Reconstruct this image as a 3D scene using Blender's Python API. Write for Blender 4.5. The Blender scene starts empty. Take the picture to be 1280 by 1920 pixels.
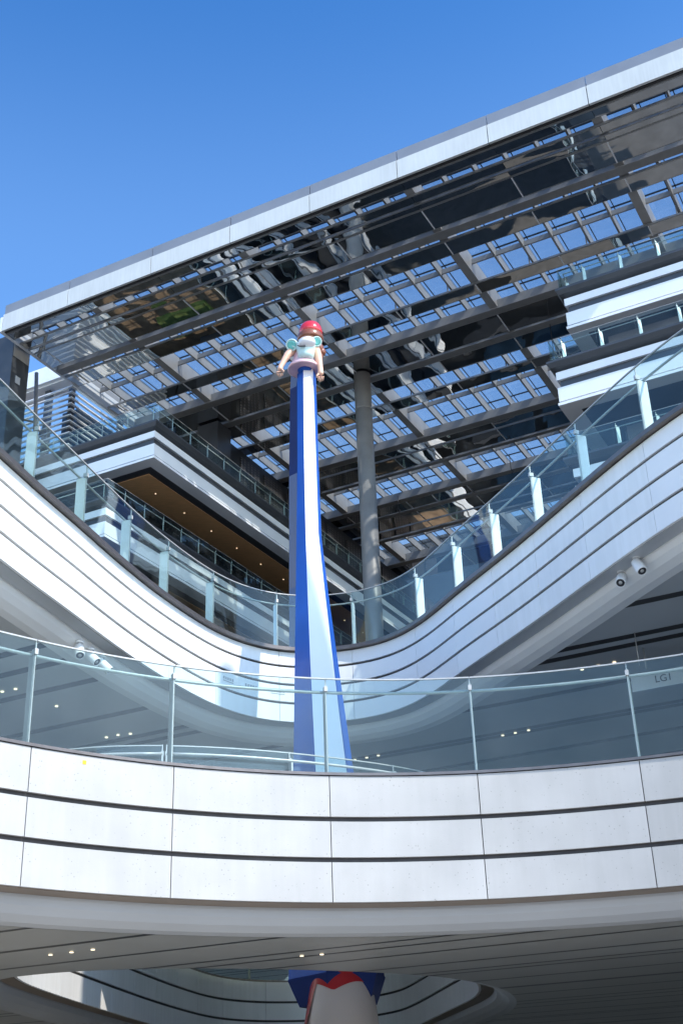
import bpy, bmesh, math, random
from math import radians, sin, cos, pi, hypot
from mathutils import Vector, Matrix
from mathutils.geometry import tessellate_polygon
random.seed(7)
S = bpy.context.scene
COL = S.collection

# ------------------------------------------------------------------ camera
TH, ROLL, FOC = radians(26.82), radians(-2.125), 2333.6
cd = bpy.data.cameras.new('camera'); cam = bpy.data.objects.new('camera', cd); COL.objects.link(cam)
fw = Vector((0, cos(TH), sin(TH))); up0 = Vector((0, -sin(TH), cos(TH))); r0 = Vector((1, 0, 0))
rt = r0*cos(ROLL)+up0*sin(ROLL); up = up0*cos(ROLL)-r0*sin(ROLL)
cam.matrix_world = Matrix((( rt.x, up.x, -fw.x, 0), (rt.y, up.y, -fw.y, 0), (rt.z, up.z, -fw.z, 0), (0, 0, 0, 1)))
cd.sensor_fit = 'VERTICAL'; cd.sensor_height = 24; cd.lens = 24*FOC/1920
cd.clip_start = .1; cd.clip_end = 3000
S.camera = cam

# ------------------------------------------------------------------ light
SAZ, SEL = radians(131), radians(46)
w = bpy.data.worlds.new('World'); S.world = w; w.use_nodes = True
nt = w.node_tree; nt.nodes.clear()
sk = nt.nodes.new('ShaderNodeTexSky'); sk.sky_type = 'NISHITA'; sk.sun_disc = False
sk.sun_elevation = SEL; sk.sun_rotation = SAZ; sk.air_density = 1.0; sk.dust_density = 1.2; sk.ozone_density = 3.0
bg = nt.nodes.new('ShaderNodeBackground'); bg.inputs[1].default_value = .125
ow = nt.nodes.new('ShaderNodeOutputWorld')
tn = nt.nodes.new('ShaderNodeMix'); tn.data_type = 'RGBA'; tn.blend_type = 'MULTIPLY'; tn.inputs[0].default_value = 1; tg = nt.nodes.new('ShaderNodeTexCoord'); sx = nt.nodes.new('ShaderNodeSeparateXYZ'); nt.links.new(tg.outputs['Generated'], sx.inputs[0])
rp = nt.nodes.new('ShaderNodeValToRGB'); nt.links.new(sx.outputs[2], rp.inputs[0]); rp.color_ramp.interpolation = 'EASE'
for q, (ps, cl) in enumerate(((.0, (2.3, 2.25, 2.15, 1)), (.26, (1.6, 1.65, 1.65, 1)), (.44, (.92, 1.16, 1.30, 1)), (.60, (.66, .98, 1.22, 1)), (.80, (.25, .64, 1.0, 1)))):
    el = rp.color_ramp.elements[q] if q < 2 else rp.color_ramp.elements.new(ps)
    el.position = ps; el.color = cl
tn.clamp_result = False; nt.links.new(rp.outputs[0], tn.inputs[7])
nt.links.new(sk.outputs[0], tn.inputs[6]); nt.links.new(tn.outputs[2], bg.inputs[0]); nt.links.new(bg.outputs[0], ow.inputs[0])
sd = bpy.data.lights.new('sun', 'SUN'); sd.energy = 2.15; sd.angle = radians(.53); sd.color = (1, .93, .83)
so = bpy.data.objects.new('sun', sd); COL.objects.link(so)
sv = Vector((sin(SAZ)*cos(SEL), cos(SAZ)*cos(SEL), sin(SEL)))
so.rotation_euler = sv.to_track_quat('Z', 'Y').to_euler(); so.location = sv*200
S.view_settings.view_transform = 'Standard'; S.view_settings.look = 'None'
S.view_settings.exposure = 1.2; S.view_settings.gamma = 1
S.cycles.max_bounces = 10; S.cycles.transparent_max_bounces = 24; S.cycles.glossy_bounces = 5
S.cycles.caustics_reflective = False

# ------------------------------------------------------------------ frame of the buildings
A = radians(-62.816)
E1 = Vector((sin(A), cos(A), 0)); E2 = Vector((-E1.y*-1, 0, 0)); E2 = Vector((sin(A+pi/2), cos(A+pi/2), 0))
def W(u, v, z): return E1*u+E2*v+Vector((0, 0, z))

# ------------------------------------------------------------------ materials
def mat(name, col, rough=.5, metal=0, noise=None, bump=None, spec=.5, coat=0, emit=None):
    m = bpy.data.materials.new(name); m.use_nodes = True; t = m.node_tree; b = t.nodes['Principled BSDF']
    b.inputs['Roughness'].default_value = rough; b.inputs['Metallic'].default_value = metal
    b.inputs['Specular IOR Level'].default_value = spec; b.inputs['Coat Weight'].default_value = coat
    b.inputs['Base Color'].default_value = (*col, 1)
    tc = t.nodes.new('ShaderNodeTexCoord')
    if noise:
        sc, amt = noise[0], noise[1]
        mp = t.nodes.new('ShaderNodeMapping'); t.links.new(tc.outputs['Object'], mp.inputs[0])
        if len(noise) > 2: mp.inputs['Scale'].default_value = noise[2]
        n = t.nodes.new('ShaderNodeTexNoise'); n.inputs['Scale'].default_value = sc; n.inputs['Detail'].default_value = 6
        t.links.new(mp.outputs[0], n.inputs[0])
        r = t.nodes.new('ShaderNodeValToRGB'); e = r.color_ramp.elements
        e[0].position = .3; e[1].position = .7
        e[0].color = (*[c*(1-amt) for c in col], 1); e[1].color = (*[min(1, c*(1+amt*.6)) for c in col], 1)
        t.links.new(n.outputs[0], r.inputs[0]); t.links.new(r.outputs[0], b.inputs['Base Color'])
        m['ramp'] = 1
    if bump:
        mp = t.nodes.new('ShaderNodeMapping'); t.links.new(tc.outputs['Object'], mp.inputs[0])
        if len(bump) > 2: mp.inputs['Scale'].default_value = bump[2]
        if len(bump) > 3: mp.inputs['Rotation'].default_value = bump[3]
        n = t.nodes.new('ShaderNodeTexNoise'); n.inputs['Scale'].default_value = bump[0]; n.inputs['Detail'].default_value = 2
        t.links.new(mp.outputs[0], n.inputs[0])
        bp = t.nodes.new('ShaderNodeBump'); bp.inputs['Strength'].default_value = 1; bp.inputs['Distance'].default_value = bump[1]
        t.links.new(n.outputs[0], bp.inputs['Height']); t.links.new(bp.outputs[0], b.inputs['Normal'])
    if emit:
        b.inputs['Emission Color'].default_value = (*emit[:3], 1); b.inputs['Emission Strength'].default_value = emit[3]
    return m
def speckle(m, col, dark, sc=26, lim=.12):
    t = m.node_tree; b = t.nodes['Principled BSDF']
    tc = t.nodes.new('ShaderNodeTexCoord')
    vo = t.nodes.new('ShaderNodeTexVoronoi'); vo.inputs['Scale'].default_value = sc; t.links.new(tc.outputs['Object'], vo.inputs[0])
    n2 = t.nodes.new('ShaderNodeTexNoise'); n2.inputs['Scale'].default_value = 5; t.links.new(tc.outputs['Object'], n2.inputs[0])
    mu = t.nodes.new('ShaderNodeMath'); mu.operation = 'MULTIPLY'; t.links.new(n2.outputs[0], mu.inputs[0]); mu.inputs[1].default_value = lim*2
    lt = t.nodes.new('ShaderNodeMath'); lt.operation = 'LESS_THAN'; t.links.new(vo.outputs['Distance'], lt.inputs[0]); t.links.new(mu.outputs[0], lt.inputs[1])
    mx = t.nodes.new('ShaderNodeMix'); mx.data_type = 'RGBA'; t.links.new(lt.outputs[0], mx.inputs[0])
    src = b.inputs['Base Color'].links
    if src: t.links.new(src[0].from_socket, mx.inputs[6])
    else: mx.inputs[6].default_value = (*col, 1)
    mx.inputs[7].default_value = (*dark, 1)
    t.links.new(mx.outputs[2], b.inputs['Base Color'])
    return m
def glass(name, tint, refl=.06, wav=None, ior=1.5, dirt=0):
    m = bpy.data.materials.new(name); m.use_nodes = True; t = m.node_tree; t.nodes.clear()
    o = t.nodes.new('ShaderNodeOutputMaterial'); tr = t.nodes.new('ShaderNodeBsdfTransparent'); tr.inputs[0].default_value = (*tint, 1)
    g = t.nodes.new('ShaderNodeBsdfGlossy'); g.inputs['Roughness'].default_value = .0; g.inputs[0].default_value = (.95, 1, 1, 1)
    fr = t.nodes.new('ShaderNodeFresnel');     ge = t.nodes.new('ShaderNodeNewGeometry'); ib = t.nodes.new('ShaderNodeMapRange'); ib.inputs[3].default_value = ior; ib.inputs[4].default_value = 1/ior
    t.links.new(ge.outputs['Backfacing'], ib.inputs[0]); t.links.new(ib.outputs[0], fr.inputs[0])
    ad = t.nodes.new('ShaderNodeMath'); ad.operation = 'MULTIPLY'; ad.inputs[1].default_value = refl; t.links.new(fr.outputs[0], ad.inputs[0])
    mx = t.nodes.new('ShaderNodeMixShader'); t.links.new(ad.outputs[0], mx.inputs[0]); t.links.new(tr.outputs[0], mx.inputs[1]); t.links.new(g.outputs[0], mx.inputs[2])
    last = mx
    if wav:
        tc = t.nodes.new('ShaderNodeTexCoord'); mp = t.nodes.new('ShaderNodeMapping'); t.links.new(tc.outputs['Object'], mp.inputs[0]); mp.inputs['Scale'].default_value = wav[2]
        n = t.nodes.new('ShaderNodeTexNoise'); n.inputs['Scale'].default_value = wav[0]; n.inputs['Detail'].default_value = 1; t.links.new(mp.outputs[0], n.inputs[0])
        bp = t.nodes.new('ShaderNodeBump'); bp.inputs['Strength'].default_value = 1; bp.inputs['Distance'].default_value = wav[1]; t.links.new(n.outputs[0], bp.inputs['Height'])
        t.links.new(bp.outputs[0], g.inputs['Normal'])
    if dirt:
        df = t.nodes.new('ShaderNodeBsdfDiffuse'); df.inputs[0].default_value = (.8, .82, .85, 1)
        m2 = t.nodes.new('ShaderNodeMixShader'); m2.inputs[0].default_value = dirt
        if wav:
            nn = t.nodes.new('ShaderNodeTexNoise'); nn.inputs['Scale'].default_value = 1.1; nn.inputs['Detail'].default_value = 7; tq = t.nodes.new('ShaderNodeTexCoord'); t.links.new(tq.outputs['Object'], nn.inputs[0])
            mq = t.nodes.new('ShaderNodeMapRange'); mq.inputs[1].default_value = .42; mq.inputs[2].default_value = .75; mq.inputs[4].default_value = dirt; t.links.new(nn.outputs[0], mq.inputs[0]); t.links.new(mq.outputs[0], m2.inputs[0])
        t.links.new(mx.outputs[0], m2.inputs[1]); t.links.new(df.outputs[0], m2.inputs[2]); last = m2
    t.links.new(last.outputs[0], o.inputs[0])
    return m
M = {}
M['stone'] = speckle(mat('white_stone', (.475, .465, .45), .45, noise=(1.3, .09), bump=(60, .0006)), (.475, .465, .45), (.33, .32, .30), 17, .11)
for q, f in ((2, .955), (3, 1.03)):
    c = tuple(x*f for x in (.475, .465, .45)); M['stone%d' % q] = speckle(mat('white_stone', c, .45, noise=(1.1, .11), bump=(60, .0006)), c, (.33, .32, .30), 17, .10)
    c = tuple(x*(.97 if q == 2 else 1.01) for x in (.84, .84, .835)); M['panel_v%d' % q] = mat('white_panel', c, .32, noise=(.8, .06), bump=(.9, .004))
M['panel'] = mat('white_panel', (.85, .85, .84), .32, noise=(.8, .05), bump=(.9, .004))
def streaks(m, amt):
    t = m.node_tree; b = t.nodes['Principled BSDF']; tc = t.nodes.new('ShaderNodeTexCoord'); mp = t.nodes.new('ShaderNodeMapping'); mp.inputs['Scale'].default_value = (5, 5, .35)
    t.links.new(tc.outputs['Object'], mp.inputs[0]); n = t.nodes.new('ShaderNodeTexNoise'); n.inputs['Scale'].default_value = 1.6; n.inputs['Detail'].default_value = 5; t.links.new(mp.outputs[0], n.inputs[0])
    r = t.nodes.new('ShaderNodeValToRGB'); r.color_ramp.elements[0].position = .42; r.color_ramp.elements[0].color = (1-amt, 1-amt, 1-amt*1.15, 1); r.color_ramp.elements[1].position = .6
    t.links.new(n.outputs[0], r.inputs[0]); x = t.nodes.new('ShaderNodeMix'); x.data_type = 'RGBA'; x.blend_type = 'MULTIPLY'; x.inputs[0].default_value = 1
    t.links.new(b.inputs['Base Color'].links[0].from_socket, x.inputs[6]); t.links.new(r.outputs[0], x.inputs[7]); t.links.new(x.outputs[2], b.inputs['Base Color'])
streaks(M['panel'], .045); streaks(M['stone'], .035); streaks(M['stone2'], .05); streaks(M['stone3'], .03); streaks(M['panel_v2'], .04)
STONES = [M['stone'], M['stone2'], M['stone3']]; PANELS = [M['panel'], M['panel_v2'], M['panel_v3']]
M['panel2'] = mat('white_cladding', (.84, .85, .86), .25, noise=(.5, .05))
M['reveal'] = mat('dark_reveal', (.045, .04, .04), .6, noise=(4, .3))
M['cap'] = mat('edge_metal', (.17, .15, .145), .38, .7, noise=(6, .15))
M['cap_light'] = mat('pale_edge_metal', (.55, .55, .55), .3, .6, noise=(6, .1))
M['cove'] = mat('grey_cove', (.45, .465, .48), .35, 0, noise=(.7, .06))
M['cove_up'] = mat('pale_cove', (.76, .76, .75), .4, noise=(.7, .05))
M['return'] = mat('return_metal', (.26, .20, .15), .35, .3, noise=(2, .1))
M['steel'] = mat('brushed_steel', (.46, .455, .44), .4, .25, noise=(9, .1))
M['post'] = mat('pale_post', (.72, .76, .74), .3, .1, noise=(5, .06))
M['glass'] = glass('guard_glass', (.85, .925, .92), .62, wav=(1.6, .012, (1, 1, .25)), dirt=.016)
M['roofglass'] = glass('roof_glass', (.93, .95, .96), 1.0, dirt=.12)
M['gedge'] = mat('glass_edge', (.16, .28, .26), .1, noise=(8, .1))
M['grey'] = mat('grey_steel', (.25, .245, .24), .45, .1, noise=(1.5, .12))
M['grey_light'] = mat('light_grey_steel', (.36, .35, .34), .45, .1, noise=(1.5, .1))
M['rail'] = mat('rail_steel', (.36, .36, .36), .3, .6, noise=(3, .1))
M['dark'] = mat('dark_cladding', (.04, .043, .047), .35, .2, noise=(1.1, .2))
M['slate'] = mat('slate_cladding', (.075, .08, .09), .35, .3, noise=(.8, .15))
M['blackrail'] = mat('dark_rail', (.05, .05, .052), .4, .4, noise=(5, .1))
M['mirror'] = mat('polished_soffit', (.62, .64, .66), .015, 1, bump=(.5, .016, (1, .45, 1), (0, 0, A)))
M['orange'] = mat('orange_timber_soffit', (.88, .48, .21), .45, noise=(1.5, .12, (1, 6, 1)))
M['facade'] = mat('blue_shop_glass', (.03, .06, .10), .08, .1, noise=(.6, .4), bump=(.5, .01))
M['taupe'] = mat('taupe_wall', (.17, .14, .145), .5, noise=(.8, .08))
M['deck'] = mat('terrace_paving', (.26, .17, .10), .8, noise=(1.4, .35))
M['ground'] = mat('plaza_paving', (.52, .49, .45), .8, noise=(.6, .25))
M['grass'] = mat('lawn', (.12, .16, .04), .9, noise=(3, .5))
M['white_hot'] = mat('lamp_glow', (1, .9, .7), .4, noise=(3, .02), emit=(1, .84, .58, .75))
M['floor2'] = mat('upper_floor_stone', (.13, .125, .12), .6, noise=(1, .2))
M['concrete'] = mat('floor_concrete', (.42, .42, .41), .7, noise=(1, .15))
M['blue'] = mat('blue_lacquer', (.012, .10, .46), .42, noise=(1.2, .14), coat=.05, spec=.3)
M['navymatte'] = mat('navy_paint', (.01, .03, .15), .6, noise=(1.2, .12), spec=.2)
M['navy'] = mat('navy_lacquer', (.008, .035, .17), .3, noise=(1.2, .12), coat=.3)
M['legwhite'] = mat('shaded_white_lacquer', (.55, .51, .48), .35, noise=(1.0, .08), coat=.3)  # white lower leg, greyed in its base colour to stand for shade
M['shadered'] = mat('shaded_red_lacquer', (.42, .015, .02), .3, noise=(2, .1), coat=.4)  # cuff red, with the shade there darkened into the base colour
M['lacwhite'] = mat('white_lacquer', (.80, .79, .82), .25, noise=(1.0, .06), coat=.5)
M['red'] = mat('red_lacquer', (.62, .025, .035), .22, noise=(2, .08), coat=.6)
M['brown'] = mat('brown_hair', (.22, .065, .03), .35, noise=(3, .15), coat=.4)
M['skin'] = mat('peach_lacquer', (.78, .47, .33), .35, noise=(2, .05), coat=.3)
M['pink'] = mat('pink_lacquer', (.78, .52, .56), .35, noise=(2, .05), coat=.3)
M['mint'] = mat('mint_lacquer', (.58, .76, .72), .3, noise=(1.6, .08), coat=.4)
M['teal'] = mat('turquoise_lacquer', (.16, .55, .50), .35, noise=(2, .06), coat=.3)
M['ink'] = mat('black_paint', (.02, .02, .025), .4, noise=(3, .1))
M['cam'] = mat('white_plastic', (.78, .79, .79), .35, noise=(6, .04))
M['yellow'] = mat('yellow_label', (.85, .55, .02), .5, noise=(8, .1))
M['markgrey'] = mat('grey_reflection', (.38, .39, .40), .6, noise=(8, .1))  # strokes standing for lettering reflected in the glass
M['fascia'] = mat('white_fascia', (.66, .665, .65), .35, noise=(.4, .07))
M['parapet'] = mat('grey_parapet', (.27, .28, .31), .4, .2, noise=(.6, .08))
streaks(M['fascia'], .05)
M['beige'] = mat('beige_render', (.66, .61, .53), .7, noise=(.5, .08))
M['bark'] = mat('bark', (.12, .10, .08), .9, noise=(3, .3))
M['leaf'] = mat('leaves', (.05, .11, .02), .6, noise=(2, .5))
# perforated cladding
def perf():
    m = mat('perforated_cladding', (.05, .05, .052), .4, .2, noise=(1, .1)); t = m.node_tree; b = t.nodes['Principled BSDF']
    tc = t.nodes.new('ShaderNodeTexCoord'); vo = t.nodes.new('ShaderNodeTexVoronoi'); vo.inputs['Scale'].default_value = 5; vo.inputs['Randomness'].default_value = 0
    t.links.new(tc.outputs['Object'], vo.inputs[0])
    lt = t.nodes.new('ShaderNodeMath'); lt.operation = 'LESS_THAN'; lt.inputs[1].default_value = .36; t.links.new(vo.outputs['Distance'], lt.inputs[0])
    mx = t.nodes.new('ShaderNodeMix'); mx.data_type = 'RGBA'; t.links.new(lt.outputs[0], mx.inputs[0])
    mx.inputs[6].default_value = (.055, .055, .06, 1); mx.inputs[7].default_value = (.17, .16, .16, 1)
    t.links.new(mx.outputs[2], b.inputs['Base Color']); return m
M['perf'] = perf()
# metal plank ceiling: grooves run along E1, irregular plank widths
def ceil_mat(name, base, groove, period, width, rough, metal):
    m = mat(name, base, rough, metal); t = m.node_tree; b = t.nodes['Principled BSDF']
    tc = t.nodes.new('ShaderNodeTexCoord'); dt = t.nodes.new('ShaderNodeVectorMath'); dt.operation = 'DOT_PRODUCT'
    t.links.new(tc.outputs['Object'], dt.inputs[0]); dt.inputs[1].default_value = E2
    def ping(per, off, wd):
        a = t.nodes.new('ShaderNodeMath'); a.operation = 'ADD'; a.inputs[1].default_value = off; t.links.new(dt.outputs['Value'], a.inputs[0])
        p = t.nodes.new('ShaderNodeMath'); p.operation = 'MODULO'; p.inputs[1].default_value = per; t.links.new(a.outputs[0], p.inputs[0])
        l = t.nodes.new('ShaderNodeMath'); l.operation = 'LESS_THAN'; l.inputs[1].default_value = wd; t.links.new(p.outputs[0], l.inputs[0]); return l
    a, c = ping(period, 100, width), ping(period*2.35, 101.1, width)
    mm = t.nodes.new('ShaderNodeMath'); mm.operation = 'MAXIMUM'; t.links.new(a.outputs[0], mm.inputs[0]); t.links.new(c.outputs[0], mm.inputs[1])
    n = t.nodes.new('ShaderNodeTexNoise'); n.inputs['Scale'].default_value = .5; t.links.new(tc.outputs['Object'], n.inputs[0])
    r = t.nodes.new('ShaderNodeValToRGB'); r.color_ramp.elements[0].color = (*[x*.85 for x in base], 1); r.color_ramp.elements[1].color = (*[x*1.15 for x in base], 1)
    t.links.new(n.outputs[0], r.inputs[0])
    mx = t.nodes.new('ShaderNodeMix'); mx.data_type = 'RGBA'; t.links.new(mm.outputs[0], mx.inputs[0]); t.links.new(r.outputs[0], mx.inputs[6]); mx.inputs[7].default_value = (*groove, 1)
    t.links.new(mx.outputs[2], b.inputs['Base Color']); return m
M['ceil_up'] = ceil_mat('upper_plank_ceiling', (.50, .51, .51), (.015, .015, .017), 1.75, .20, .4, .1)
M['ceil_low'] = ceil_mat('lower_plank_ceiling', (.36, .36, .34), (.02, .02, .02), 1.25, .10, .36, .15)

# ------------------------------------------------------------------ mesh helpers
def wloc(o):
    v = Vector((0, 0, 0))
    while o: v += o.location; o = o.parent
    return v
class MB:
    def __init__(s): s.v = []; s.f = []; s.sm = []
    def add(s, vs, fs, smooth=False):
        n = len(s.v); s.v += [Vector(p) for p in vs]; s.f += [tuple(i+n for i in f) for f in fs]; s.sm += [smooth]*len(fs); return s
    def hexa(s, p):  # 8 points: bottom 4, top 4
        return s.add(p, [(0, 3, 2, 1), (4, 5, 6, 7), (0, 1, 5, 4), (1, 2, 6, 5), (2, 3, 7, 6), (3, 0, 4, 7)])
    def uvbox(s, u0, u1, v0, v1, z0, z1):
        return s.hexa([W(u0, v0, z0), W(u1, v0, z0), W(u1, v1, z0), W(u0, v1, z0), W(u0, v0, z1), W(u1, v0, z1), W(u1, v1, z1), W(u0, v1, z1)])
    def box(s, x0, x1, y0, y1, z0, z1):
        return s.hexa([(x0, y0, z0), (x1, y0, z0), (x1, y1, z0), (x0, y1, z0), (x0, y0, z1), (x1, y0, z1), (x1, y1, z1), (x0, y1, z1)])
    def obox(s, c, ax, ay, hx, hy, z0, z1):
        c = Vector(c); ps = [c-ax*hx-ay*hy, c+ax*hx-ay*hy, c+ax*hx+ay*hy, c-ax*hx+ay*hy]
        return s.hexa([Vector((p.x, p.y, z0)) for p in ps]+[Vector((p.x, p.y, z1)) for p in ps])
    def tube(s, pts, r, n=8, r2=None, smooth=True):
        pts = [Vector(p) for p in pts]; rings = []; m = len(pts)
        for i, p in enumerate(pts):
            t = (pts[min(i+1, m-1)]-pts[max(i-1, 0)]).normalized()
            a = t.cross(Vector((0, 0, 1)));
            if a.length < .05: a = t.cross(Vector((1, 0, 0)))
            a.normalize(); b = t.cross(a)
            rr = r if r2 is None else r+(r2-r)*i/(m-1)
            rings.append([p+(a*cos(2*pi*k/n)+b*sin(2*pi*k/n))*rr for k in range(n)])
        vs = [q for g in rings for q in g]
        fs = [(i*n+k, i*n+(k+1) % n, (i+1)*n+(k+1) % n, (i+1)*n+k) for i in range(m-1) for k in range(n)]
        s.add(vs, fs, smooth); s.add(rings[0], [tuple(range(n))]); s.add(rings[-1], [tuple(range(n-1, -1, -1))]); return s
    def lathe(s, c, prof, n=32, axis=None, smooth=True):   # prof: (r, h)
        c = Vector(c); ax = Vector(axis or (0, 0, 1)).normalized()
        a = ax.cross(Vector((0, 1, 0)));
        if a.length < .05: a = ax.cross(Vector((1, 0, 0)))
        a.normalize(); b = ax.cross(a)
        vs = [c+ax*h+(a*cos(2*pi*k/n)+b*sin(2*pi*k/n))*max(r, 1e-4) for r, h in prof for k in range(n)]
        m = len(prof)
        fs = [(i*n+k, i*n+(k+1) % n, (i+1)*n+(k+1) % n, (i+1)*n+k) for i in range(m-1) for k in range(n)]
        s.add(vs, fs, smooth)
        if prof[0][0] > 1e-3: s.add(vs[:n], [tuple(range(n))])
        if prof[-1][0] > 1e-3: s.add(vs[-n:], [tuple(range(n-1, -1, -1))])
        return s
    def ell(s, c, r, n=28, m=16, rot=None):
        c = Vector(c); R = rot or Matrix.Identity(3); vs = []; fs = []
        for i in range(m+1):
            th = pi*i/m
            for k in range(n):
                ph = 2*pi*k/n; p = Vector((r[0]*sin(th)*cos(ph), r[1]*sin(th)*sin(ph), r[2]*cos(th))); vs.append(c+R@p)
        for i in range(m):
            for k in range(n): fs.append((i*n+k, i*n+(k+1) % n, (i+1)*n+(k+1) % n, (i+1)*n+k))
        return s.add(vs, fs, True)
    def build(s, name, m, parent=None, doubles=True):
        loc = wloc(parent) if parent else Vector((0, 0, 0))
        me = bpy.data.meshes.new(name); me.from_pydata([p-loc for p in s.v], [], s.f)
        for i, pl in enumerate(me.polygons): pl.use_smooth = s.sm[i]
        me.materials.append(m); 
        bm = bmesh.new(); bm.from_mesh(me)
        if doubles: bmesh.ops.remove_doubles(bm, verts=bm.verts, dist=1e-5)
        bmesh.ops.recalc_face_normals(bm, faces=bm.faces); bm.to_mesh(me); bm.free(); me.update()
        o = bpy.data.objects.new(name, me); COL.objects.link(o); o.parent = parent
        return o
def tag(o, label=None, cat=None, group=None, kind=None):
    for k, v in (('label', label), ('category', cat), ('group', group), ('kind', kind)):
        if v: o[k] = v
    return o
def thing(name, loc, label, cat, group=None):
    o = bpy.data.objects.new(name, None); COL.objects.link(o); o.location = loc; o.empty_display_size = .2
    return tag(o, label, cat, group)

def smooth_path(pts, step=.2):
    P = [Vector((p[0], p[1], 0)) for p in pts]; P = [P[0]*2-P[1]]+P+[P[-1]*2-P[-2]]; out = []
    for i in range(1, len(P)-2):
        a, b, c, d = P[i-1:i+3]; n = max(2, int((c-b).length/step))
        for k in range(n):
            t = k/n; out.append(.5*((2*b)+(c-a)*t+(2*a-5*b+4*c-d)*t*t+(3*b-a-3*c+d)*t**3))
    out.append(P[-2])
    for _ in range(12):      # iron out the small wobbles of the survey points
        out = [out[0]]+[(out[i-1]+out[i]*2+out[i+1])/4 for i in range(1, len(out)-1)]+[out[-1]]
    return out
def normals(path, closed=False):
    n = len(path); N = []
    for i in range(n):
        if closed: a = path[i-1]; c = path[(i+1) % n]
        else: a = path[max(i-1, 0)]; c = path[min(i+1, n-1)]
        t1 = (path[i]-a).normalized() if (path[i]-a).length > 1e-6 else (c-path[i]).normalized()
        t2 = (c-path[i]).normalized() if (c-path[i]).length > 1e-6 else t1
        n1 = Vector((-t1.y, t1.x, 0)); n2 = Vector((-t2.y, t2.x, 0)); q = (n1+n2).normalized(); q /= max(.4, q.dot(n1)); N.append(q)
    return N
def offset(path, d, N=None): N = N or normals(path); return [p+n*d for p, n in zip(path, N)]
def sweep(mb, path, N, prof, z, caps=True, smooth=True, loop=True):
    m = len(prof); vs = []; fs = []
    for p, n in zip(path, N):
        for o, h in prof: vs.append(Vector((p.x+n.x*o, p.y+n.y*o, z+h)))
    K = m if loop else m-1
    for j in range(K):   # every strip its own vertices: flat across the profile, smooth along it
        a, b = j, (j+1) % m; nv = []; nf = []
        for i in range(len(path)): nv += [vs[i*m+a], vs[i*m+b]]
        for i in range(len(path)-1): nf.append((2*i, 2*i+1, 2*i+3, 2*i+2))
        mb.add(nv, nf, smooth)
    if caps and loop: mb.add(vs[:m], [tuple(range(m))]); mb.add(vs[-m:], [tuple(range(m-1, -1, -1))])
def arclen(path):
    L = [0]
    for a, b in zip(path, path[1:]): L.append(L[-1]+(b-a).length)
    return L
def at_len(path, N, L, s):
    s = max(0, min(L[-1], s))
    for i in range(len(L)-1):
        if L[i+1] >= s:
            t = (s-L[i])/max(1e-9, L[i+1]-L[i]); return path[i].lerp(path[i+1], t), N[i].lerp(N[i+1], t)
    return path[-1], N[-1]
def cut(path, N, L, s0, s1):
    p0, n0 = at_len(path, N, L, s0); p1, n1 = at_len(path, N, L, s1)
    P = [p0]; Q = [n0]
    for i in range(len(L)):
        if s0+1e-3 < L[i] < s1-1e-3: P.append(path[i]); Q.append(N[i])
    return P+[p1], Q+[n1]
def nearest(path, L, x, y):
    b = min(range(len(path)), key=lambda i: (path[i].x-x)**2+(path[i].y-y)**2); return L[b]

# a curved slab edge: stone panels between reveals, metal cap, return, cove
def slab_edge(root, path, N, z, cuts, bands, depth, th, material, capc, cove=True, joint=.011, ov=.02, ret='return'):
    L = arclen(path)
    for s0, s1 in zip(cuts, cuts[1:]):
        P, Q = cut(path, N, L, s0+joint/2, s1-joint/2)
        if len(P) < 2: continue
        mb = MB()
        for za, zb in bands: sweep(mb, P, Q, [(0, za), (0, zb), (.05, zb), (.05, za)], z)
        mb.build('cladding_panel', random.choice(material), root, False)
    mb = MB(); sweep(mb, path, N, [(.045, -.05), (.045, depth+.03), (.25, depth+.03), (.25, -.05)], z); mb.build('dark_reveal', M['reveal'], root, False)
    mb = MB(); sweep(mb, path, N, [(-ov, 0), (-ov, -th), (.10, -th), (.10, 0)], z); mb.build('edge_cap', capc, root, False)
    if cove:
        mb = MB(); sweep(mb, path, N, [(.06, depth+.025), (.06, depth-.005), (.298, depth-.02), (.298, depth+.025)], z); mb.build('return_strip', M[ret], root, False)
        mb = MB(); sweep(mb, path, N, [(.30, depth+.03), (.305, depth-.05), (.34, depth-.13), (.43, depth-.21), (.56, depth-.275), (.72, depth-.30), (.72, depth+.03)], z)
        mb.build('cove_panel', M['cove_up'] if ret == 'cove' else M['cove'], root, False)

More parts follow.
